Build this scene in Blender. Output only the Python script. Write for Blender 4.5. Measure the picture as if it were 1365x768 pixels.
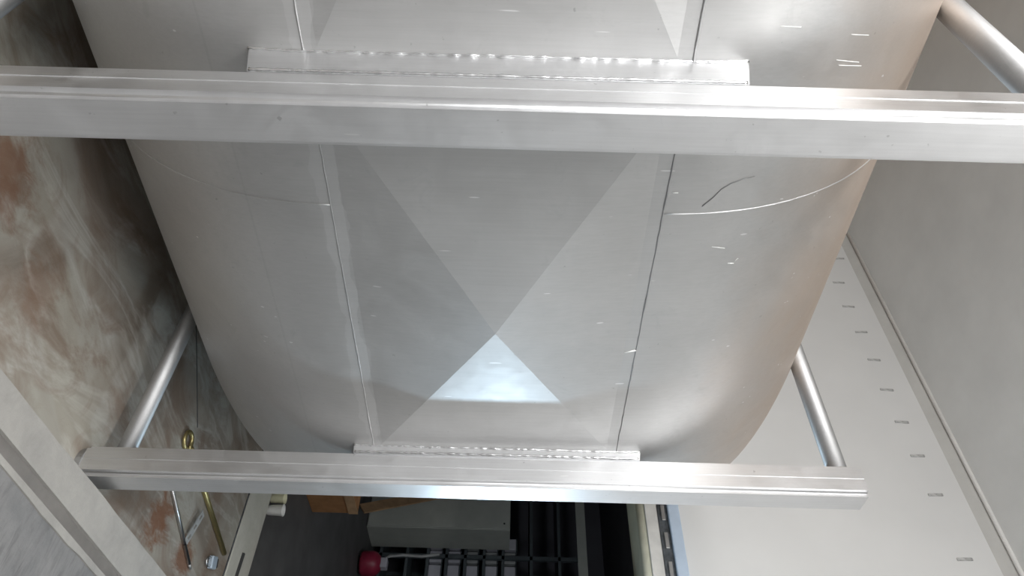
import bpy, bmesh, math, random
from mathutils import Vector, Matrix
from mathutils.bvhtree import BVHTree
random.seed(7)
sc = bpy.context.scene
col = sc.collection
for o in list(bpy.data.objects): bpy.data.objects.remove(o)

# ------------------------------------------------------------------ camera
# world: X along the tank axis (towards the door wall), Y across the tank, Z up. The phone was held on its side.
F = 942.25
RM = Matrix(((-1.99264688e-02, 1.86489395e-02, 9.99627507e-01),
             (7.21588716e-01, -6.91783915e-01, 2.72899167e-02),
             (6.92035159e-01, 7.21863721e-01, 3.27946340e-04)))   # columns: world axes in (right, down, forward)
H = 1.42
CAM = Vector((0, 0, H))
RT = RM.transposed()
cam_d = bpy.data.cameras.new('camera'); cam = bpy.data.objects.new('camera', cam_d); col.objects.link(cam)
right, down, fwd = RT @ Vector((1, 0, 0)), RT @ Vector((0, 1, 0)), RT @ Vector((0, 0, 1))
M4 = Matrix.Identity(4)
for i in range(3):
    M4[i][0] = right[i]; M4[i][1] = -down[i]; M4[i][2] = -fwd[i]; M4[i][3] = CAM[i]
cam.matrix_world = M4
cam_d.sensor_width = 36; cam_d.lens = F / 1365 * 36; cam_d.clip_start = 0.02
sc.camera = cam

def ray(x, y):
    return RT @ Vector((x - 682.5, y - 384, F))
def hit(x, y, ax, val):
    r = ray(x, y); t = (val - CAM[ax]) / r[ax]
    return CAM + r * t

# ------------------------------------------------------------------ world, lamps, exposure
w = bpy.data.worlds.new('world'); sc.world = w; w.use_nodes = True
w.node_tree.nodes['Background'].inputs[0].default_value = (0.5, 0.52, 0.55, 1)
w.node_tree.nodes['Background'].inputs[1].default_value = 0.05
sc.view_settings.view_transform = 'Standard'; sc.view_settings.look = 'None'
sc.view_settings.gamma = 1.0; sc.view_settings.use_curve_mapping = False
sc.view_settings.exposure = 0.17

def area(name, loc, target, sx, sy, power, color):
    l = bpy.data.lights.new(name, 'AREA'); l.shape = 'RECTANGLE'; l.size = sx; l.size_y = sy
    l.energy = power; l.color = color
    o = bpy.data.objects.new(name, l); col.objects.link(o)
    o.location = loc
    o.rotation_euler = (Vector(target) - Vector(loc)).to_track_quat('-Z', 'Y').to_euler()
    return o
area('high_window', (-4.3, -0.5, 3.3), (3.5, -0.1, 2.6), 3.0, 1.3, 250, (0.985, 0.99, 1.0))
area('overhead_light', (-1.1, 0.1, 4.0), (-1.1, 0.1, 0), 0.4, 2.0, 140, (1.0, 0.995, 0.985))
area('overhead_light', (0.9, -1.3, 4.0), (0.9, -1.3, 0), 1.6, 0.4, 30, (1.0, 0.995, 0.985))
area('overhead_light', (-0.8, -0.7, 3.4), (-0.8, -0.7, 4.2), 0.3, 1.6, 22, (1.0, 1.0, 0.99))  # unseen upward light, added only to brighten the ceiling
area('work_light', (3.5, 0.58, 1.38), (2.0, 1.25, 1.38), 0.05, 0.24, 11.5, (0.62, 0.83, 1.0))
area('storeroom_light', (4.5, 1.7, 2.5), (7.0, 3.0, 0.8), 0.5, 0.5, 13, (0.9, 0.95, 1.0))

# ------------------------------------------------------------------ materials
MATS = {}
def new_mat(name):
    m = bpy.data.materials.new(name); m.use_nodes = True; MATS[name] = m
    nt = m.node_tree; return m, nt, nt.nodes['Principled BSDF']
def N(nt, t, **kw):
    n = nt.nodes.new(t)
    for k, v in kw.items(): setattr(n, k, v)
    return n
def coord(nt, scale=(1, 1, 1), which='Object'):
    tc = N(nt, 'ShaderNodeTexCoord'); mp = N(nt, 'ShaderNodeMapping')
    mp.inputs['Scale'].default_value = scale
    nt.links.new(tc.outputs[which], mp.inputs['Vector']); return mp.outputs['Vector']
def noise(nt, vec, scale, detail=4, rough=0.55, dist=0.0):
    n = N(nt, 'ShaderNodeTexNoise'); n.inputs['Scale'].default_value = scale
    n.inputs['Detail'].default_value = detail; n.inputs['Roughness'].default_value = rough
    n.inputs['Distortion'].default_value = dist
    nt.links.new(vec, n.inputs['Vector']); return n.outputs['Fac']
def ramp(nt, fac, stops):
    r = N(nt, 'ShaderNodeValToRGB'); e = r.color_ramp.elements
    while len(e) < len(stops): e.new(0.5)
    for el, (p, c) in zip(e, stops):
        el.position = p; el.color = c if len(c) == 4 else (*c, 1)
    nt.links.new(fac, r.inputs['Fac']); return r.outputs['Color']
def g(v): return (v, v, v, 1)
def mix(nt, fac, a, b, mode='MIX'):
    m = N(nt, 'ShaderNodeMix', data_type='RGBA', blend_type=mode)
    for s, v in ((m.inputs[0], fac), (m.inputs[6], a), (m.inputs[7], b)):
        if isinstance(v, (int, float)): s.default_value = v
        elif isinstance(v, tuple): s.default_value = v if len(v) == 4 else (*v, 1)
        else: nt.links.new(v, s)
    return m.outputs[2]
def math_n(nt, op, a, b=0.0, c=None):
    m = N(nt, 'ShaderNodeMath', operation=op)
    for i, v in enumerate((a, b) if c is None else (a, b, c)):
        if isinstance(v, (int, float)): m.inputs[i].default_value = v
        else: nt.links.new(v, m.inputs[i])
    return m.outputs[0]
def bump(nt, bsdf, height, strength, dist=0.01):
    b = N(nt, 'ShaderNodeBump'); b.inputs['Strength'].default_value = strength; b.inputs['Distance'].default_value = dist
    nt.links.new(height, b.inputs['Height']); nt.links.new(b.outputs['Normal'], bsdf.inputs['Normal'])

def simple(name, colr, rough=0.6, metal=0.0, var=0.08, scale=8.0):
    m, nt, b = new_mat(name)
    v = coord(nt); n = noise(nt, v, scale, 5)
    dark = tuple(max(0, c * (1 - var * 2)) for c in colr); lite = tuple(min(1, c * (1 + var)) for c in colr)
    nt.links.new(ramp(nt, n, [(0.3, dark), (0.7, lite)]), b.inputs['Base Color'])
    b.inputs['Roughness'].default_value = rough; b.inputs['Metallic'].default_value = metal
    return m

def steel(name, base=0.56, rough=0.42, tint=(1, 1, 1), scratches=True, seam=None, grain='Z', metal=1.0):
    """matt rolled stainless: cloudy tone, fine rolling grain, short pale scratches, optional pickled band along the weld seams"""
    m, nt, b = new_mat(name)
    v = coord(nt)
    cloud = noise(nt, v, 2.2, 6, 0.6, 0.4)
    c = ramp(nt, cloud, [(0.28, tuple(base * 0.90 * t for t in tint)), (0.72, tuple(base * 1.08 * t for t in tint))])
    smudge = noise(nt, v, 9.0, 6, 0.7, 0.8)
    c = mix(nt, ramp(nt, smudge, [(0.60, g(0)), (0.78, g(0.30))]), c, tuple(base * 0.62 * t for t in tint))
    gs = {'Z': (160, 160, 5), 'X': (5, 160, 160)}[grain]
    grain_f = noise(nt, coord(nt, gs), 1.0, 3, 0.6)
    c = mix(nt, 0.22, c, ramp(nt, grain_f, [(0.3, g(base * 0.85)), (0.7, g(base * 1.1))]))
    specks = noise(nt, v, 60.0, 2, 0.5)
    c = mix(nt, ramp(nt, specks, [(0.74, g(0)), (0.79, g(0.45))]), c, g(base * 0.45))
    rgh = ramp(nt, smudge, [(0.3, g(rough - 0.05)), (0.8, g(rough + 0.10))])
    if seam:
        sep = N(nt, 'ShaderNodeSeparateXYZ'); nt.links.new(v, sep.inputs[0])
        wob = noise(nt, coord(nt, (9, 9, 9)), 1.0, 3, 0.5)
        wid = math_n(nt, 'MULTIPLY_ADD', wob, 0.075, -0.010)
        for zs in seam:
            d = math_n(nt, 'ABSOLUTE', math_n(nt, 'SUBTRACT', sep.outputs[2], zs))
            k = math_n(nt, 'MULTIPLY', math_n(nt, 'LESS_THAN', d, wid), 0.17)
            c = mix(nt, k, c, g(min(1, base * 1.45)))
            rgh = mix(nt, k, rgh, g(0.6))
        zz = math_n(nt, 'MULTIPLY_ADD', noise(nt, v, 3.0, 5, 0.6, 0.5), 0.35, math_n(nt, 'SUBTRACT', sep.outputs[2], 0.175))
        c = mix(nt, ramp(nt, math_n(nt, 'SUBTRACT', zz, 1.5), [(0.50, g(0)), (0.95, g(0.75))]), c, (0.52, 0.40, 0.31))   # browner towards the upper side
        d = math_n(nt, 'ABSOLUTE', math_n(nt, 'SUBTRACT', sep.outputs[2], SCRIBE_Z))
        c = mix(nt, math_n(nt, 'MULTIPLY', math_n(nt, 'LESS_THAN', d, 0.003), 0.10), c, g(base * 0.5))
    if scratches:
        sf = noise(nt, coord(nt, (70, 70, 7)), 1.0, 1, 0.4)
        c = mix(nt, ramp(nt, sf, [(0.785, g(0)), (0.80, g(0.6))]), c, g(0.85))
    nt.links.new(c, b.inputs['Base Color']); nt.links.new(rgh, b.inputs['Roughness'])
    b.inputs['Metallic'].default_value = metal
    bump(nt, b, grain_f, 0.05, 0.002)
    return m
SCRIBE_Z = 0.75
ZC = 1.378
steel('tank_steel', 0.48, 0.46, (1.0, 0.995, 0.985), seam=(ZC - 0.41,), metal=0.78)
steel('post_steel', 0.70, 0.44, (1.0, 1.0, 1.01), grain='Z')
steel('pipe_steel', 0.42, 0.52, grain='X', scratches=False)
steel('weld_steel', 0.80, 0.22, scratches=False)
steel('rod_steel', 0.60, 0.30, scratches=False)
simple('seam_grey', (0.33, 0.33, 0.33), 0.5, 0.6)
simple('brass', (0.50, 0.42, 0.20), 0.38, 0.9)
simple('pale_blue_metal', (0.55, 0.66, 0.80), 0.45, 0.2, 0.04)
simple('dark_track', (0.10, 0.11, 0.12), 0.6, 0.4, 0.3, 30)
simple('cream_paint', (0.62, 0.62, 0.50), 0.5, 0, 0.06)
simple('plaster', (0.66, 0.65, 0.62), 0.8, 0, 0.06, 14)
simple('wall_paint', (0.68, 0.68, 0.67), 0.65, 0, 0.02, 2)
simple('ceiling_paint', (0.88, 0.885, 0.87), 0.8, 0, 0.03, 3)
simple('trim_grey', (0.55, 0.545, 0.52), 0.7, 0, 0.03)
simple('trim_white', (0.85, 0.85, 0.83), 0.5, 0, 0.02)
simple('front_grey', (0.36, 0.36, 0.36), 0.8, 0, 0.1, 2)
simple('left_grey', (0.5, 0.5, 0.5), 0.8, 0, 0.1, 2)
simple('brown_boards', (0.36, 0.28, 0.21), 0.6, 0, 0.15, 3)
simple('scratch_white', (0.85, 0.85, 0.83), 0.6, 0, 0.05)
simple('clip_grey', (0.48, 0.48, 0.47), 0.6, 0.1, 0.2, 40)
simple('white_plastic', (0.80, 0.80, 0.78), 0.4, 0, 0.03)
simple('ivory_plastic', (0.72, 0.70, 0.50), 0.4, 0, 0.03)
simple('cardboard', (0.34, 0.17, 0.07), 0.85, 0, 0.12, 12)
simple('cardboard_pale', (0.42, 0.27, 0.15), 0.85, 0, 0.12, 12)
simple('cabinet_paint', (0.44, 0.46, 0.42), 0.5, 0, 0.04)
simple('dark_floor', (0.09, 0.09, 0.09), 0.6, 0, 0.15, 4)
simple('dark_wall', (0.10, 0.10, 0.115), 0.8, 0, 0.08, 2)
simple('rack_metal', (0.10, 0.12, 0.13), 0.5, 0.3, 0.08)
simple('bin_white', (0.45, 0.45, 0.50), 0.5, 0, 0.05)
simple('carton_blue', (0.10, 0.11, 0.22), 0.6, 0, 0.1)
simple('red_plastic', (0.26, 0.02, 0.05), 0.45, 0, 0.1)
simple('grey_plastic', (0.32, 0.33, 0.33), 0.45, 0, 0.1)
simple('lock_blue', (0.42, 0.50, 0.58), 0.4, 0.3, 0.1)
simple('black_rubber', (0.03, 0.03, 0.03), 0.7, 0, 0.1)

def stained_floor():
    m, nt, b = new_mat('stained_concrete')
    v = coord(nt)
    big = noise(nt, v, 1.7, 7, 0.62, 0.9)
    c = ramp(nt, big, [(0.28, (0.13, 0.105, 0.082)), (0.44, (0.22, 0.195, 0.165)), (0.62, (0.285, 0.27, 0.23)), (0.78, (0.17, 0.13, 0.105))])
    # pale trails left by old spills
    trail = noise(nt, coord(nt, (0.8, 2.4, 1)), 1.3, 5, 0.6, 1.2)
    c = mix(nt, ramp(nt, trail, [(0.45, g(0)), (0.5, g(0.55)), (0.56, g(0))]), c, (0.39, 0.38, 0.345))
    brown = noise(nt, coord(nt, (1, 1.6, 1)), 2.3, 7, 0.65, 1.4)
    c = mix(nt, ramp(nt, brown, [(0.47, g(0)), (0.64, g(0.7))]), c, (0.15, 0.10, 0.07))
    # rust with a place of its own
    warp = N(nt, 'ShaderNodeVectorMath', operation='SUBTRACT')
    for (x, y, r, k) in RUST:
        dn = N(nt, 'ShaderNodeVectorMath', operation='DISTANCE')
        nt.links.new(v, dn.inputs[0]); dn.inputs[1].default_value = (x, y, 0)
        dd = math_n(nt, 'MULTIPLY_ADD', noise(nt, coord(nt, (1, 2, 1)), 9.0, 6, 0.7, 0.8), -0.9 * r * 2, dn.outputs['Value'])
        msk = ramp(nt, math_n(nt, 'DIVIDE', math_n(nt, 'ADD', dd, r), r), [(0.35, g(k)), (0.75, g(0))])
        c = mix(nt, msk, c, (0.15, 0.06, 0.025))
    sp = noise(nt, v, 45, 3, 0.6)
    c = mix(nt, ramp(nt, sp, [(0.72, g(0)), (0.78, g(0.7))]), c, (0.10, 0.09, 0.075))
    nt.links.new(c, b.inputs['Base Color'])
    nt.links.new(ramp(nt, big, [(0.3, g(0.45)), (0.7, g(0.75))]), b.inputs['Roughness'])
    bump(nt, b, noise(nt, v, 30, 6, 0.7), 0.25, 0.006)
RUST = [(2.72, 1.42, 0.22, 0.85), (3.05, 1.40, 0.18, 0.8), (1.15, 1.62, 0.22, 0.6), (1.5, 1.5, 0.18, 0.35), (3.40, 2.31, 0.09, 0.9), (2.2, 1.38, 0.06, 0.7)]
stained_floor()

def rough_concrete(name, a, bcol, stretch=(1, 1, 1), streak=0.0, streak_col=(0.1, 0.1, 0.1)):
    m, nt, b = new_mat(name)
    v = coord(nt)
    n = noise(nt, v, 7, 7, 0.7, 0.3)
    c = ramp(nt, n, [(0.3, a), (0.7, bcol)])
    if streak:
        s = noise(nt, coord(nt, stretch), 3.0, 6, 0.7, 0.6)
        c = mix(nt, ramp(nt, s, [(0.48, g(0)), (0.68, g(streak))]), c, streak_col)
    sp = noise(nt, v, 70, 3, 0.6)
    c = mix(nt, ramp(nt, sp, [(0.68, g(0)), (0.75, g(0.5))]), c, (0.22, 0.20, 0.18))
    nt.links.new(c, b.inputs['Base Color']); b.inputs['Roughness'].default_value = 0.85
    bump(nt, b, noise(nt, v, 40, 6, 0.7), 0.35, 0.006)
rough_concrete('kerb_concrete', (0.235, 0.225, 0.21), (0.32, 0.305, 0.28))
rough_concrete('walkway', (0.13, 0.13, 0.13), (0.20, 0.195, 0.19), (14, 2, 1), 0.8, (0.10, 0.095, 0.095))
rough_concrete('sill_concrete', (0.40, 0.39, 0.34), (0.50, 0.49, 0.44))
simple('gutter_steel', (0.20, 0.185, 0.17), 0.5, 0.3, 0.12)

# ------------------------------------------------------------------ helpers
def link(name, bm, mat, parent=None, smooth=False):
    me = bpy.data.meshes.new(name); bm.normal_update(); bm.to_mesh(me); bm.free()
    o = bpy.data.objects.new(name, me); col.objects.link(o)
    me.materials.append(MATS[mat] if isinstance(mat, str) else mat)
    if smooth:
        for p in me.polygons: p.use_smooth = True
    if parent:
        o.parent = parent
    return o
def thing(name, label, cat, loc=(0, 0, 0), rz=0.0, group=None):
    o = bpy.data.objects.new(name, None); col.objects.link(o); o.location = loc; o.rotation_euler = (0, 0, rz)
    o.empty_display_size = 0.1
    return tag(o, label, cat, group)
def tag(o, label, cat, group=None):
    o['label'] = label; o['category'] = cat
    if group: o['group'] = group
    return o
def struct(o, label=None):
    o['kind'] = 'structure'
    if label: o['label'] = label
    return o
def box(bm, x0, x1, y0, y1, z0, z1, bev=0.0, seg=2):
    r = bmesh.ops.create_cube(bm, size=1.0)
    vs = r['verts']
    for v in vs:
        v.co = Vector(((x0 + x1) / 2 + v.co.x * (x1 - x0), (y0 + y1) / 2 + v.co.y * (y1 - y0), (z0 + z1) / 2 + v.co.z * (z1 - z0)))
    if bev:
        es = list({e for v in vs for e in v.link_edges})
        bmesh.ops.bevel(bm, geom=es, offset=bev, segments=seg, affect='EDGES', profile=0.5)
    return bm
def boxo(name, x0, x1, y0, y1, z0, z1, mat, parent=None, bev=0.0):
    return link(name, box(bmesh.new(), x0, x1, y0, y1, z0, z1, bev), mat, parent)
def tube(bm, pts, rad, seg=12, caps=True):
    """round bar through pts; rad may be a list"""
    pts = [Vector(p) for p in pts]; rings = []
    for i, p in enumerate(pts):
        t = (pts[min(i + 1, len(pts) - 1)] - pts[max(i - 1, 0)]).normalized()
        up = Vector((0, 0, 1)) if abs(t.z) < 0.9 else Vector((1, 0, 0))
        a = t.cross(up).normalized(); b_ = t.cross(a).normalized()
        r = rad[i] if isinstance(rad, (list, tuple)) else rad
        rings.append([bm.verts.new(p + (a * math.cos(2 * math.pi * k / seg) + b_ * math.sin(2 * math.pi * k / seg)) * r) for k in range(seg)])
    for A, B in zip(rings, rings[1:]):
        for k in range(seg):
            bm.faces.new((A[k], A[(k + 1) % seg], B[(k + 1) % seg], B[k]))
    if caps:
        bm.faces.new(rings[0][::-1]); bm.faces.new(rings[-1])
    bmesh.ops.recalc_face_normals(bm, faces=bm.faces[:])
    return bm
def poly_prism(bm, pts, z0, z1):
    a = [bm.verts.new((x, y, z0)) for x, y in pts]; b_ = [bm.verts.new((x, y, z1)) for x, y in pts]
    n = len(pts)
    bm.faces.new(a[::-1]); bm.faces.new(b_)
    for i in range(n): bm.faces.new((a[i], a[(i + 1) % n], b_[(i + 1) % n], b_[i]))
    bmesh.ops.recalc_face_normals(bm, faces=bm.faces[:]); return bm

# ------------------------------------------------------------------ the setting
XW, XW2 = 3.57, 3.87            # the two faces of the door wall
YB, YF, XL, ZT = 4.65, -3.4, -4.4, 4.09
YJ0, YJ1, ZD = 0.85, 2.30, 2.15  # door opening
struct(boxo('floor', XL, XW, 1.10, YB, -0.10, 0.0, 'stained_concrete'), 'stained concrete floor under the tank')
# low kerb around the tank bay with a steel gutter strip, and the walkway the camera stands on
k0, k1 = hit(0, 492, 2, 0.1), hit(222.7, 768, 2, 0.1)
sl = (k1.y - k0.y) / (k1.x - k0.x)
ki = lambda x: k0.y + sl * (x - k0.x)
bm = bmesh.new()
n = 90; inner = []; outer = []
for i in range(n + 1):
    x = XL + (XW - XL) * i / n
    inner.append((x, min(1.198, ki(max(x, 0.6))) + random.uniform(-0.0025, 0.0025)))
outer = [(XW, 1.050), (XL, 1.050)]
poly_prism(bm, inner[::-1] + outer[::-1], -0.08, 0.1)
kerb = struct(link('kerb', bm, 'kerb_concrete'), 'beige concrete kerb in front of the tank posts')
struct(boxo('gutter_strip', XL, XW, 1.006, 1.050, -0.08, 0.088, 'gutter_steel'), 'dark steel strip set along the kerb')
bm = bmesh.new(); lip = []
for i in range(n + 1):
    x = XL + (XW - XL) * i / n
    lip.append((x, 0.984 + random.uniform(-0.006, 0.004)))
poly_prism(bm, [(XL, 1.006), (XW, 1.006)] + lip[::-1], -0.08, 0.1)
struct(link('kerb_lip', bm, 'kerb_concrete'), 'thin pale concrete lip beside the steel strip')
struct(boxo('floor_walkway', XL, XW, YF, 1.0, -0.10, 0.093, 'walkway'), 'grey scuffed walkway floor')

# door wall: pieces around the opening, one mesh
bm = bmesh.new()
box(bm, XW, XW2, YJ1, YB + 0.3, -0.1, ZT); box(bm, XW, XW2, YF, YJ0, -0.1, ZT); box(bm, XW, XW2, YJ0, YJ1, ZD + 0.04, ZT)
wall_r = struct(link('wall_right', bm, 'wall_paint'), 'off-white wall above the doorway')
struct(boxo('wall_back', XL, XW, YB, YB + 0.2, -0.1, ZT, 'brown_boards'))
struct(boxo('wall_front', XL, XW, YF - 0.2, YF, -0.1, ZT, 'front_grey'))
struct(boxo('wall_left', XL - 0.2, XL, YF - 0.2, YB + 0.2, -0.1, ZT, 'left_grey'))
struct(boxo('ceiling', XL - 0.2, XW2, YF - 0.2, YB + 0.3, ZT, ZT + 0.2, 'ceiling_paint'), 'plain grey ceiling')
# dark grey band added low on the door wall to darken tank reflections
simple('added_band_grey', (0.20, 0.205, 0.20), 0.7, 0, 0.1, 4)
bm = bmesh.new()
box(bm, XW - 0.006, XW, YF, YJ0 - 0.02, -0.05, 1.1); box(bm, XW - 0.006, XW, YJ1 + 0.02, YB, -0.05, 1.1)
struct(link('added_band', bm, 'added_band_grey'), 'added dark grey band along the foot of the door wall')
# cornice
bm = bmesh.new()
v = [bm.verts.new(p) for p in ((XW, YF, 4.015), (XW - 0.035, YF, ZT), (XW, YF, ZT), (XW, YB, 4.015), (XW - 0.035, YB, ZT), (XW, YB, ZT))]
for f in ((0, 1, 2), (3, 5, 4), (0, 3, 4, 1), (1, 4, 5, 2), (2, 5, 3, 0)): bm.faces.new([v[i] for i in f])
bmesh.ops.recalc_face_normals(bm, faces=bm.faces[:])
cor = struct(link('trim_1', bm, 'trim_grey'), 'grey cornice strip between wall and ceiling')
link('bead', tube(bmesh.new(), [(XW - 0.042, YF, ZT - 0.006), (XW - 0.042, YB, ZT - 0.006)], 0.013, 10), 'trim_white', cor, True)
# row of small clips below the cornice
me = None
for i, (px, py) in enumerate([(1118, 345), (1118, 377), (1131, 409), (1148, 443), (1165, 480), (1182, 520), (1202, 563), (1223, 608), (1247, 660), (1286, 746)]):
    p = hit(px, py, 0, XW)
    if me is None:
        bm = bmesh.new(); box(bm, -0.005, 0.0, -0.009, 0.009, -0.043, 0.043, 0.003, 1)
        o = link('wall_clip', bm, 'clip_grey', wall_r); me = o.data
    else:
        o = bpy.data.objects.new('wall_clip', me); col.objects.link(o); o.parent = wall_r
    o.location = (XW, p.y, p.z); o.rotation_euler = (random.uniform(-0.06, 0.06), 0, 0)

# doorway: liner, plaster band, sliding-door track and rail over the opening, sill
door = bpy.data.objects.new('door_1', None); col.objects.link(door); door.location = (XW, YJ1, 0)
struct(door, 'doorway with a cream head liner and a pale blue sliding rail')
def dpart(name, x0, x1, y0, y1, z0, z1, mat, bev=0.0):
    return boxo(name, x0 - XW, x1 - XW, y0 - YJ1, y1 - YJ1, z0, z1, mat, door, bev)
dpart('head_liner', XW + 0.03, XW2 + 0.01, YJ0, YJ1, ZD - 0.005, ZD + 0.04, 'cream_paint', 0.012)
link('head_roll', tube(bmesh.new(), [(0.035, YJ0 - YJ1, ZD + 0.028), (0.035, 0, ZD + 0.028)], 0.034, 16), 'cream_paint', door, True)
dpart('jamb_liner', XW + 0.005, XW2 + 0.01, YJ1 - 0.03, YJ1, 0.0, ZD, 'cream_paint', 0.006)
dpart('jamb_liner', XW + 0.005, XW2 + 0.01, YJ0, YJ0 + 0.03, 0.0, ZD, 'cream_paint', 0.006)
dpart('plaster_band', XW - 0.012, XW + 0.01, YJ0 - 0.1, YJ1 + 0.06, 2.185, 2.252, 'plaster', 0.004)
trk = dpart('sliding_track', XW - 0.02, XW + 0.0, YJ0 - 1.0, YJ1 + 0.1, 2.252, 2.304, 'dark_track')
for i in range(9):
    link('track_bracket', box(bmesh.new(), -0.03, -0.018, YJ0 - YJ1 + 0.16 * i + 0.1, YJ0 - YJ1 + 0.16 * i + 0.19, 2.268, 2.290, 0.003), 'pipe_steel', trk)
dpart('sliding_rail', XW - 0.045, XW, YJ0 - 1.0, YJ1 + 0.1, 2.304, 2.366, 'pale_blue_metal', 0.006)
sill = dpart('sill', XW - 0.02, XW2, YJ0, YJ1, -0.05, 0.012, 'sill_concrete', 0.004)
s0, s1 = hit(324, 738, 2, 0.013), hit(312, 775, 2, 0.013)
link('sill_slot', tube(bmesh.new(), [s0 - Vector((XW, YJ1, 0)), s1 - Vector((XW, YJ1, 0))], 0.012, 6), 'black_rubber', sill)
link('sill_joint', box(bmesh.new(), -0.026, -0.018, YJ0 - YJ1, 0, -0.02, 0.006), 'dark_track', sill)

# storeroom beyond the doorway
SX, SY0, SY1, SZ = 8.3, -0.6, 6.0, 2.62
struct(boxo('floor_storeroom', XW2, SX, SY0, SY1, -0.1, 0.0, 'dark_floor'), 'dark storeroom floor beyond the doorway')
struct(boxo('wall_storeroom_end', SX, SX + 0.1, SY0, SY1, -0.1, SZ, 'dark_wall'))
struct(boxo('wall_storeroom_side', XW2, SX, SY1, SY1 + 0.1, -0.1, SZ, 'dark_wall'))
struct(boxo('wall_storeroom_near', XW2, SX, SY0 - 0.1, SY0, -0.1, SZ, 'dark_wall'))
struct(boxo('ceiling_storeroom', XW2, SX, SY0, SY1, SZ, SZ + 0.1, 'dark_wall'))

# ------------------------------------------------------------------ the tank
HF, R0, YF0 = 0.41, 0.812, 1.392
YC = YF0 + R0
SHEAR = lambda x: -0.0445 * (x - 1.07)
tank = thing('storage_tank', 'large horizontal stainless steel tank in a square-tube frame, filling the picture', 'tank', (1.4, 2.2, 0))
TB = Vector((1.4, 2.2, 0))
def section(R, T, k):
    """k in 0..1 runs from the upper seam over the back to the lower seam; returns (y, z)"""
    hf = max(T - R, 0.0)
    # arcs start a little inside the flat edge so the seam is at +-HF
    if k <= 0.5:
        a = math.pi * (k * 2) ; return (YC - R * math.cos(a), ZC + hf + R * math.sin(a))
    a = math.pi * (2 - 2 * k); return (YC - R * math.cos(a), ZC - hf - R * math.sin(a))
def tank_y(x, z):
    d = max(0.0, abs(z - ZC) - HF)
    return YC - math.sqrt(max(R0 * R0 - d * d, 0)) + SHEAR(x)
XS0, XS1 = -0.75, 2.10
def loft(stations, ks, closed_front=False):
    bm = bmesh.new(); rows = []
    for (x, R, T) in stations:
        row = [bm.verts.new(Vector((x, section(R, T, k)[0] + SHEAR(x), section(R, T, k)[1])) - TB) for k in ks]
        rows.append(row)
    for A, B in zip(rows, rows[1:]):
        for i in range(len(ks) - 1): bm.faces.new((A[i], A[i + 1], B[i + 1], B[i]))
        if closed_front: bm.faces.new((A[-1], A[0], B[0], B[-1]))
    if closed_front: bm.faces.new(rows[-1])
    return bm
KS = [i / 120 for i in range(121)]
bm = loft([(XS0 + (XS1 - XS0) * i / 24, R0, R0 + HF) for i in range(25)], KS)
bmesh.ops.recalc_face_normals(bm, faces=bm.faces[:])
for f in bm.faces:
    c = f.calc_center_median() + TB - Vector((f.calc_center_median().x + TB.x, YC, ZC))
    if f.normal.dot(c) < 0: f.normal_flip()
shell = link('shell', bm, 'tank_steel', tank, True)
tab = [(0, R0, R0 + HF), (.10, .800, 1.219), (.22, .770, 1.214), (.34, .725, 1.207), (.46, .67, 1.196), (.58, .605, 1.172), (.69, .53, 1.135), (.79, .45, 1.075),
       (.87, .37, 1.00), (.935, .28, .88), (.98, .16, .72), (1.0, .04, .50)]
def interp(dx):
    # smooth the table with a Catmull-Rom
    for i in range(len(tab) - 1):
        if tab[i][0] <= dx <= tab[i + 1][0]:
            t = (dx - tab[i][0]) / (tab[i + 1][0] - tab[i][0])
            p = [tab[max(i - 1, 0)], tab[i], tab[i + 1], tab[min(i + 2, len(tab) - 1)]]
            out = []
            for c in (1, 2):
                m1 = (p[2][c] - p[0][c]) / max(p[2][0] - p[0][0], 1e-6) * (p[2][0] - p[1][0])
                m2 = (p[3][c] - p[1][c]) / max(p[3][0] - p[1][0], 1e-6) * (p[2][0] - p[1][0])
                t2, t3 = t * t, t * t * t
                out.append((2 * t3 - 3 * t2 + 1) * p[1][c] + (t3 - 2 * t2 + t) * m1 + (-2 * t3 + 3 * t2) * p[2][c] + (t3 - t2) * m2)
            return out
    return tab[-1][1:]
def head(x0, sgn, depth):
    st = []
    for i in range(41):
        dx = math.sin(i / 40 * math.pi / 2)
        R, T = interp(dx); st.append((x0 + sgn * dx * depth, R, T))
    bm = loft(st, KS, True)
    bmesh.ops.recalc_face_normals(bm, faces=bm.faces[:])
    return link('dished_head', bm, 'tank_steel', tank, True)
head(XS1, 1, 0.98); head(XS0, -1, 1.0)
# cross-broken side panels between the posts
def side_panel(x0, x1, rx0, rx1, apex_x, bulge):
    bm = bmesh.new()
    P = lambda x, z, d=0.0: bm.verts.new(Vector((x, YF0 + SHEAR(x) - d, z)) - TB)
    zl, zh, il, ih = ZC - HF, ZC + HF, ZC - HF + 0.03, ZC + HF - 0.035
    o = [P(x0, zl), P(x1, zl), P(x1, zh), P(x0, zh)]
    q = [P(rx0, il, 0.001), P(rx1, il, 0.001), P(rx1, ih, 0.001), P(rx0, ih, 0.001)]
    a = P(apex_x, ZC, bulge)
    for i in range(4):
        j = (i + 1) % 4
        bm.faces.new((o[i], o[j], q[j], q[i])); bm.faces.new((q[i], q[j], a))
    for f in bm.faces: f.normal_update()
    bmesh.ops.recalc_face_normals(bm, faces=bm.faces[:])
    if sum(f.normal.y for f in bm.faces) > 0: bmesh.ops.reverse_faces(bm, faces=bm.faces[:])
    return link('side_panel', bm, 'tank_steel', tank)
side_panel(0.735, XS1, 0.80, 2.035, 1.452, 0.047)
side_panel(XS0, 0.735, -0.68, 0.668, 0.0, 0.047)
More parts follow.
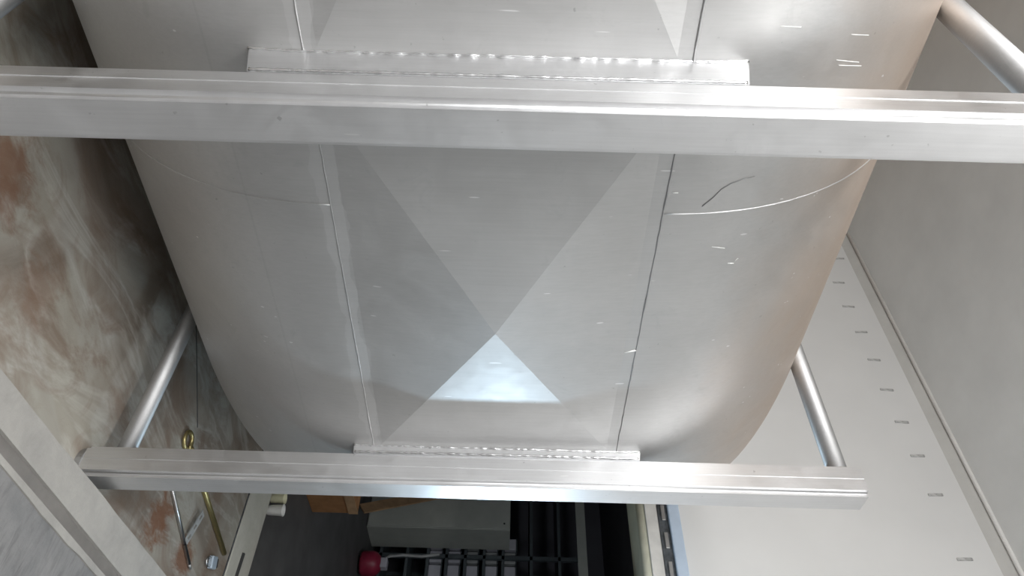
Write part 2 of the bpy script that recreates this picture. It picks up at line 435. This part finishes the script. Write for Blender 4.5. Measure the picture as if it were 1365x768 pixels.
# weld seams
def bead(name, pts, r, wob, mat, parent=tank, seg=6):
    rr = [r * random.uniform(1 - wob, 1 + wob) for _ in pts]
    return link(name, tube(bmesh.new(), [Vector(p) - TB for p in pts], rr, seg), mat, parent, True)
for z in (ZC - HF, ZC + HF):
    bead('seam_weld', [(XS0 + (XS1 - XS0) * i / 110, YF0 + SHEAR(XS0 + (XS1 - XS0) * i / 110) - 0.0005, z + random.uniform(-0.0008, 0.0008)) for i in range(111)], 0.0022, 0.3,
         'pipe_steel' if z < ZC else 'seam_grey')
xs = 1.067
for sgn in (1, -1):
    pts = []
    for i in range(61):
        a = i / 60 * math.pi * 0.62
        pts.append((xs, YC - R0 * math.cos(a) + SHEAR(xs), ZC + sgn * (HF + R0 * math.sin(a))))
    bead('ring_weld', pts, 0.0018, 0.2, 'tank_steel' if sgn < 0 else 'post_steel')

# frame: posts, mounting plates, cross pipes
PW = 0.112
def post(x0, y0, z0=0.02, z1=2.60, front=True):
    bm = bmesh.new(); box(bm, x0, x0 + PW, y0, y0 + PW, z0, z1)
    es = [e for e in bm.edges if abs(e.verts[0].co.z - e.verts[1].co.z) > 1]
    bmesh.ops.bevel(bm, geom=es, offset=0.016, segments=5, affect='EDGES')
    bmesh.ops.translate(bm, verts=bm.verts[:], vec=-TB)
    p = link('post', bm, 'post_steel', tank)
    for f in p.data.polygons: f.use_smooth = abs(f.normal.z) < 0.5 and max(abs(f.normal.x), abs(f.normal.y)) < 0.9999
    cx, cy = x0 + PW / 2, y0 + PW / 2
    bm = bmesh.new(); tube(bm, [Vector((cx, cy, 0.0)) - TB, Vector((cx, cy, z0)) - TB], 0.062, 24)
    link('foot', bm, 'pipe_steel', p)
    if front:
        ys = y0 + 0.060
        bm = bmesh.new(); box(bm, x0 - 0.0016, x0 + 0.004, ys - 0.0025, ys + 0.0025, z0 + 0.002, z1 - 0.002)
        bmesh.ops.translate(bm, verts=bm.verts[:], vec=-TB); link('tube_seam', bm, 'post_steel', p)
    return p
YP = 1.211
XP1, XP2, XP0 = 0.676, 2.045, -0.70
YPB = 2 * YC - YP - PW
for x in (XP1, XP2, XP0):
    p = post(x, YP); post(x, YPB, front=False)
    for z, r in ((2.548, 0.034), (0.118, 0.031)):
        bm = bmesh.new(); tube(bm, [Vector((x + 0.055, YP + PW - 0.01, z)) - TB, Vector((x + 0.055, YPB + 0.01, z)) - TB], r, 28)
        cp = link('cross_pipe', bm, 'pipe_steel', tank, True)
        # weld collar where the pipe meets the post
        pts = [(x + 0.055 + math.cos(t) * (r + 0.001), YP + PW + 0.001, z + math.sin(t) * (r + 0.001)) for t in [i / 20 * 2 * math.pi for i in range(21)]]
        link('collar_weld', tube(bmesh.new(), [Vector(q) - TB for q in pts], 0.003, 6), 'weld_steel', cp, True)
def plate(x, zb, zt, pb, pt):
    yt = YF0 + SHEAR(x + 0.05)
    bm = bmesh.new(); ya, yb = YP + PW - 0.004, yt + 0.03
    vs = [bm.verts.new(Vector((xx, yy, zz)) - TB) for xx in (x + 0.003, x + PW - 0.003) for (yy, zz) in ((ya, pb), (yb, zb), (yb, zt), (ya, pt))]
    for f in ((0, 1, 2, 3), (4, 7, 6, 5), (0, 4, 5, 1), (1, 5, 6, 2), (2, 6, 7, 3), (3, 7, 4, 0)): bm.faces.new([vs[i] for i in f])
    bmesh.ops.recalc_face_normals(bm, faces=bm.faces[:])
    bmesh.ops.bevel(bm, geom=bm.edges[:], offset=0.002, segments=2, affect='EDGES')
    pl = link('mounting_plate', bm, 'post_steel', tank)
    n = 120
    zz = [zb + 0.004 + (zt - zb - 0.008) * i / n for i in range(n + 1)]
    link('weld_bead', tube(bmesh.new(), [Vector((x + 0.001, tank_y(x, z) + random.uniform(-.0015, .0015) - 0.001, z)) - TB for z in zz], [0.0036 * random.uniform(.55, 1.3) for _ in zz], 6), 'weld_steel', pl, True)
    link('weld_bead', tube(bmesh.new(), [Vector((x + 0.003, YP + PW + 0.001, pb + (z - zb) * (pt - pb) / (zt - zb))) - TB for z in zz], [0.0038 * random.uniform(.7, 1.25) for _ in zz], 6), 'weld_steel', pl, True)
plate(XP1, 0.845, 1.912, 0.874, 1.888); plate(XP2, 0.897, 1.875, 0.904, 1.865); plate(XP0, 0.845, 1.912, 0.874, 1.888)

# marks on the tank: each laid on the shell where the photograph shows it
deps = []
def surf(px, py):
    """point on the tank's side along the viewing direction (flat or curved part)"""
    r = ray(px, py).normalized(); t = 1.0
    for _ in range(400):
        p = CAM + r * t
        if abs(p.z - ZC) > HF + R0: t += 0.01; continue
        d = tank_y(p.x, p.z) - p.y
        if d < 0.0005: break
        t += max(d * 0.5, 0.0004)
    return p
def mark(name, pix, r, mat, off=0.0008):
    pts = [surf(*p) + Vector((0, -off, 0)) for p in pix]
    link(name, tube(bmesh.new(), [p - TB for p in pts], r, 5), mat, tank, True)
mark('scratch', [(936, 275), (950, 264), (962, 252), (974, 245), (990, 239), (1006, 235)], 0.0010, 'seam_grey')
for a, b_, r in [((949, 329), (966, 331), .0014), ((970, 351), (978, 351), .0014), ((979, 348), (984, 344), .0010), ((896, 257), (904, 257), .002), ((673, 220), (737, 219), .0013),
                 ((603, 255), (612, 256), .0016), ((730, 431), (742, 430), .0015), ((652, 419), (658, 419), .0013), ((865, 8), (903, 10), .002), ((853, 0), (880, 1), .0018),
                 ((1040, 35), (1068, 36), .0012), ((1115, 80), (1145, 83), .0012), ((1118, 87), (1148, 88), .0012), ((1135, 46), (1158, 47), .0011), ((712, 390), (719, 384), .0022),
                 ((832, 470), (848, 467), .0032), ((784, 34), (792, 18), .0010)]:
    mark('scratch', [a, b_], r * 0.7, 'seam_grey' if a == (784, 34) else 'scratch_white', 0.0002)

# ------------------------------------------------------------------ loose things on the floor by the doorway
def floor_pt(px, py, z): return hit(px, py, 2, z)
a, b_ = floor_pt(222, 620, 0.009), floor_pt(252, 752, 0.009)
o = thing('steel_rod', 'thin bright steel rod lying on the stained floor', 'rod', (a.x, a.y, 0))
base = Vector((a.x, a.y, 0)); d = (b_ - a).normalized()
link('shaft', tube(bmesh.new(), [a - base, b_ - base], 0.0085, 12), 'rod_steel', o, True)
link('tip', tube(bmesh.new(), [b_ - base, b_ - base + d * 0.03], [0.0085, 0.005], 12), 'pipe_steel', o, True)

a, b_ = floor_pt(254, 597, 0.013), floor_pt(299, 738, 0.013)
base = Vector((a.x, a.y, 0)); d = (b_ - a).normalized(); side = Vector((-d.y, d.x, 0))
o = thing('brass_rod', 'thicker brass-coloured rod with a hooked loop end, beside the padlock', 'rod', base)
link('shaft', tube(bmesh.new(), [a - base, b_ - base], 0.0125, 14), 'brass', o, True)
lp = [a - base - d * 0.045 + (d * math.cos(t) + side * math.sin(t)) * 0.038 for t in [math.pi * (-0.08 + 1.75 * i / 18) for i in range(19)]]
link('hook', tube(bmesh.new(), [a - base] + lp, 0.009, 10), 'brass', o, True)
# perforated strap leaning from the steel rod to the brass rod
a, b_ = floor_pt(248, 722, 0.02), floor_pt(272, 684, 0.03)
mid = (a + b_) / 2; L = (b_ - a).length; ang = math.atan2(b_.y - a.y, b_.x - a.x)
bm = bmesh.new(); hw = 0.018; nh = 3
# a flat bar with three slots: frame of quads
xsn = [-L / 2]
for i in range(nh):
    c = -L / 2 + L * (i + 0.5) / nh; xsn += [c - 0.014, c + 0.014]
xsn.append(L / 2); ysn = [-hw, -0.007, 0.007, hw]
for i in range(len(xsn) - 1):
    for j in range(3):
        if j == 1 and i % 2 == 1: continue
        box(bm, xsn[i], xsn[i + 1], ysn[j], ysn[j + 1], -0.002, 0.002)
bmesh.ops.remove_doubles(bm, verts=bm.verts[:], dist=1e-5)
strap = link('perforated_strap', bm, 'grey_plastic'); strap.location = (mid.x, mid.y, 0.0235); strap.rotation_euler = (0, -math.atan2(0.006, L), ang)
tag(strap, 'short flat metal strap with slots lying between the two rods', 'strap')
# padlock
c = floor_pt(283, 750, 0.012)
o = thing('padlock', 'small blue-grey padlock with its shackle, lying at the end of the brass rod', 'padlock', (c.x, c.y, 0), math.radians(20))
link('body', box(bmesh.new(), -0.03, 0.03, -0.03, 0.03, 0.001, 0.026, 0.006, 3), 'lock_blue', o)
sh = [(-0.09, 0.0, 0.014)]
sh = [(-0.028, -0.019, 0.014), (-0.06, -0.019, 0.014)] + [(-0.06 - 0.019 * math.sin(t), -0.019 * math.cos(t), 0.014) for t in [math.pi * i / 10 for i in range(1, 10)]] + [(-0.06, 0.019, 0.014), (-0.028, 0.019, 0.014)]
link('shackle', tube(bmesh.new(), sh, 0.0045, 10), 'rod_steel', o, True)
link('bumper', box(bmesh.new(), 0.029, 0.05, -0.022, 0.022, 0.002, 0.024, 0.005, 2), 'black_rubber', o)
# floor joint
j0, j1 = hit(261, 420, 2, 0.0), hit(263, 570, 2, 0.0)
fl = bpy.data.objects['floor']
bm = bmesh.new(); tube(bm, [j0, (j0 + j1) / 2 + Vector((0, 0.004, 0)), j1], 0.003, 5); link('floor_crack', bm, 'black_rubber', fl)

# two small white cups on the storeroom floor just past the sill
def cup(px, py, h, r, mat, label):
    p = floor_pt(px, py, 0.0)
    prof = [(r * 0.80, 0.0), (r * 0.86, 0.004), (r, h - 0.006), (r * 1.06, h - 0.003), (r * 1.04, h), (r * 0.93, h - 0.001), (r * 0.78, 0.01), (0.0005, 0.009)]
    bm = bmesh.new(); seg = 24; rings = []
    rings.append([bm.verts.new((0.0005 * math.cos(2 * math.pi * k / seg), 0.0005 * math.sin(2 * math.pi * k / seg), 0)) for k in range(seg)])
    for (rr, z) in prof: rings.append([bm.verts.new((rr * math.cos(2 * math.pi * k / seg), rr * math.sin(2 * math.pi * k / seg), z)) for k in range(seg)])
    for A, B in zip(rings, rings[1:]):
        for k in range(seg): bm.faces.new((A[k], A[(k + 1) % seg], B[(k + 1) % seg], B[k]))
    bmesh.ops.recalc_face_normals(bm, faces=bm.faces[:])
    o = link('plastic_cup', bm, mat, None, True); o.location = (p.x, p.y, 0); tag(o, label, 'cup', 'cups by the sill')
cup(357, 680, 0.095, 0.034, 'white_plastic', 'white plastic cup just past the sill, nearer the viewer')
cup(362, 664, 0.085, 0.033, 'ivory_plastic', 'ivory plastic cup half hidden behind the frame post')

# ------------------------------------------------------------------ storeroom contents
# cabinet
cc = floor_pt(488, 700.6, 0.0); ch = 1.47
o = thing('storage_cabinet', 'pale grey metal cabinet in the dark storeroom', 'cabinet', (cc.x, cc.y, 0))
link('body', box(bmesh.new(), 0.02, 0.46, 0, 1.3, 0.0, ch, 0.006), 'cabinet_paint', o)
for i in range(2):
    dd = link('door', box(bmesh.new(), 0.0, 0.019, 0.003 + 0.65 * i, 0.647 + 0.65 * i, 0.012, ch - 0.004, 0.003), 'cabinet_paint', o)
    link('handle', box(bmesh.new(), -0.012, 0.001, 0.60 if i == 0 else 0.67, 0.615 if i == 0 else 0.685, 0.72, 0.86, 0.003), 'rack_metal', dd)
link('lock', tube(bmesh.new(), [(-0.003, 0.06, ch - 0.06), (0.002, 0.06, ch - 0.06)], 0.01, 10), 'black_rubber', o)
# cartons
c = floor_pt(416, 683, 0.0)
o = thing('cardboard_carton', 'brown cardboard carton on the storeroom floor', 'box', (c.x, c.y, 0))
link('body', box(bmesh.new(), -0.42, 0, 0, 0.5, 0, 0.335, 0.004), 'cardboard', o)
link('flap', box(bmesh.new(), -0.42, 0.0, -0.006, 0.0, 0.27, 0.338), 'cardboard_pale', o)
link('tape', box(bmesh.new(), -0.421, -0.42, 0.22, 0.28, 0.02, 0.335), 'cardboard_pale', o)
a, b_ = Vector((cc.x - 0.52, cc.y - 0.10, 0.04)), Vector((cc.x - 0.02, cc.y + 0.42, 0.95))
bm = bmesh.new()
for s in (0, 1):
    pass
dv = (b_ - a).normalized(); sv = dv.cross(Vector((1, 0, 0.3))).normalized() * 0.06; tv = dv.cross(sv).normalized() * 0.008
vs = [bm.verts.new(p + s1_ * sv + s2_ * tv - Vector((a.x, a.y, 0))) for p in (a, b_) for s1_ in (-1, 1) for s2_ in (-1, 1)]
for f in ((0, 1, 3, 2), (4, 6, 7, 5), (0, 4, 5, 1), (2, 3, 7, 6), (0, 2, 6, 4), (1, 5, 7, 3)): bm.faces.new([vs[i] for i in f])
bmesh.ops.recalc_face_normals(bm, faces=bm.faces[:])
o = link('timber_board', bm, 'cardboard_pale'); o.location = (a.x, a.y, 0); tag(o, 'narrow brown board leaning on the grey cabinet', 'board')
# rack with boxes beside the cabinet
RX = cc.x + 0.50
ry0, ry1 = 1.9, 3.48
BIN_Y = [hit(640, yy, 0, RX).y for yy in (767, 748, 729)]
BIN_W = (BIN_Y[1] - BIN_Y[0]) - 0.03
rack = thing('storage_rack', 'dark metal shelving rack behind the grey cabinet', 'shelving', (RX, ry0, 0))
shelves = [0.12, 0.40, 0.62, 0.82, 1.02, 1.22, 1.42, 1.72, 2.02]
for z in shelves:
    link('shelf', box(bmesh.new(), 0, 0.5, 0, ry1 - ry0 + 1.3, z - 0.03, z), 'rack_metal', rack)
for x in (0.0, 0.46):
    for y in (0.0, 1.52, ry1 - ry0 + 1.26):
        link('upright', box(bmesh.new(), x, x + 0.04, y, y + 0.04, 0, 2.3), 'rack_metal', rack)
link('lower_rail', box(bmesh.new(), -0.02, 0.0, 0, ry1 - ry0 + 1.3, 2.2, 2.3), 'cabinet_paint', rack)
# small boxes on the shelves, each its own thing
tone = {'bin_white': 'white', 'grey_plastic': 'grey'}
lvl = {2: 'lowest', 3: 'second lowest', 4: 'middle', 5: 'second highest', 6: 'highest'}
place = ['farthest from the grey cabinet', 'in the column midway to the grey cabinet', 'beside the grey cabinet']
for si in range(2, 7):
    z = shelves[si]
    for k in range(3):
        y = BIN_Y[k]
        mt = random.choice(['bin_white', 'bin_white', 'grey_plastic'])
        h = random.uniform(0.115, 0.13)
        b = thing('storage_bin', f'small {tone[mt]} bin, {lvl[si]} bin of those {place[k]}', 'bin', (RX + 0.05, y, z), 0, 'bins on the storeroom rack')
        link('body', box(bmesh.new(), 0, 0.38, 0, BIN_W, 0.0, h, 0.008), mt, b)
        link('lid', box(bmesh.new(), -0.004, 0.384, -0.004, BIN_W + 0.004, h, h + 0.012, 0.003), 'rack_metal', b)
# red canister vacuum with a pale hose, on the floor before the rack
c = ray(512, 752); c = Vector((6.75, c.y * 6.75 / c.x, 0))
o = thing('canister_vacuum', 'red canister vacuum with a pale grey tube on the storeroom floor', 'vacuum', (c.x, c.y, 0)); o.scale = (0.7, 0.7, 0.7)
bm = bmesh.new(); seg = 24; rings = []
for (r, z) in [(0.001, 0.03), (0.15, 0.03), (0.17, 0.06), (0.17, 0.20), (0.15, 0.25), (0.10, 0.30), (0.05, 0.32), (0.001, 0.325)]:
    rings.append([bm.verts.new((r * math.cos(2 * math.pi * k / seg), r * math.sin(2 * math.pi * k / seg), z)) for k in range(seg)])
for A, B in zip(rings, rings[1:]):
    for k in range(seg): bm.faces.new((A[k], A[(k + 1) % seg], B[(k + 1) % seg], B[k]))
bmesh.ops.recalc_face_normals(bm, faces=bm.faces[:])
link('body', bm, 'red_plastic', o, True)
link('hose', tube(bmesh.new(), [(0, 0.05, 0.30), (0, 0.12, 0.42), (0.05, 0.16, 0.6), (0.1, 0.17, 0.85), (0.12, 0.22, 1.1)], 0.022, 12), 'grey_plastic', o, True)
link('motor_cap', box(bmesh.new(), -0.07, 0.07, -0.07, 0.07, 0.30, 0.40, 0.02, 3), 'bin_white', o)
for k in range(3):
    t = 2 * math.pi * k / 3 + 0.4
    link('caster', tube(bmesh.new(), [(0.12 * math.cos(t), 0.12 * math.sin(t) - 0.012, 0.02), (0.12 * math.cos(t), 0.12 * math.sin(t) + 0.012, 0.02)], 0.02, 14), 'black_rubber', o, True)
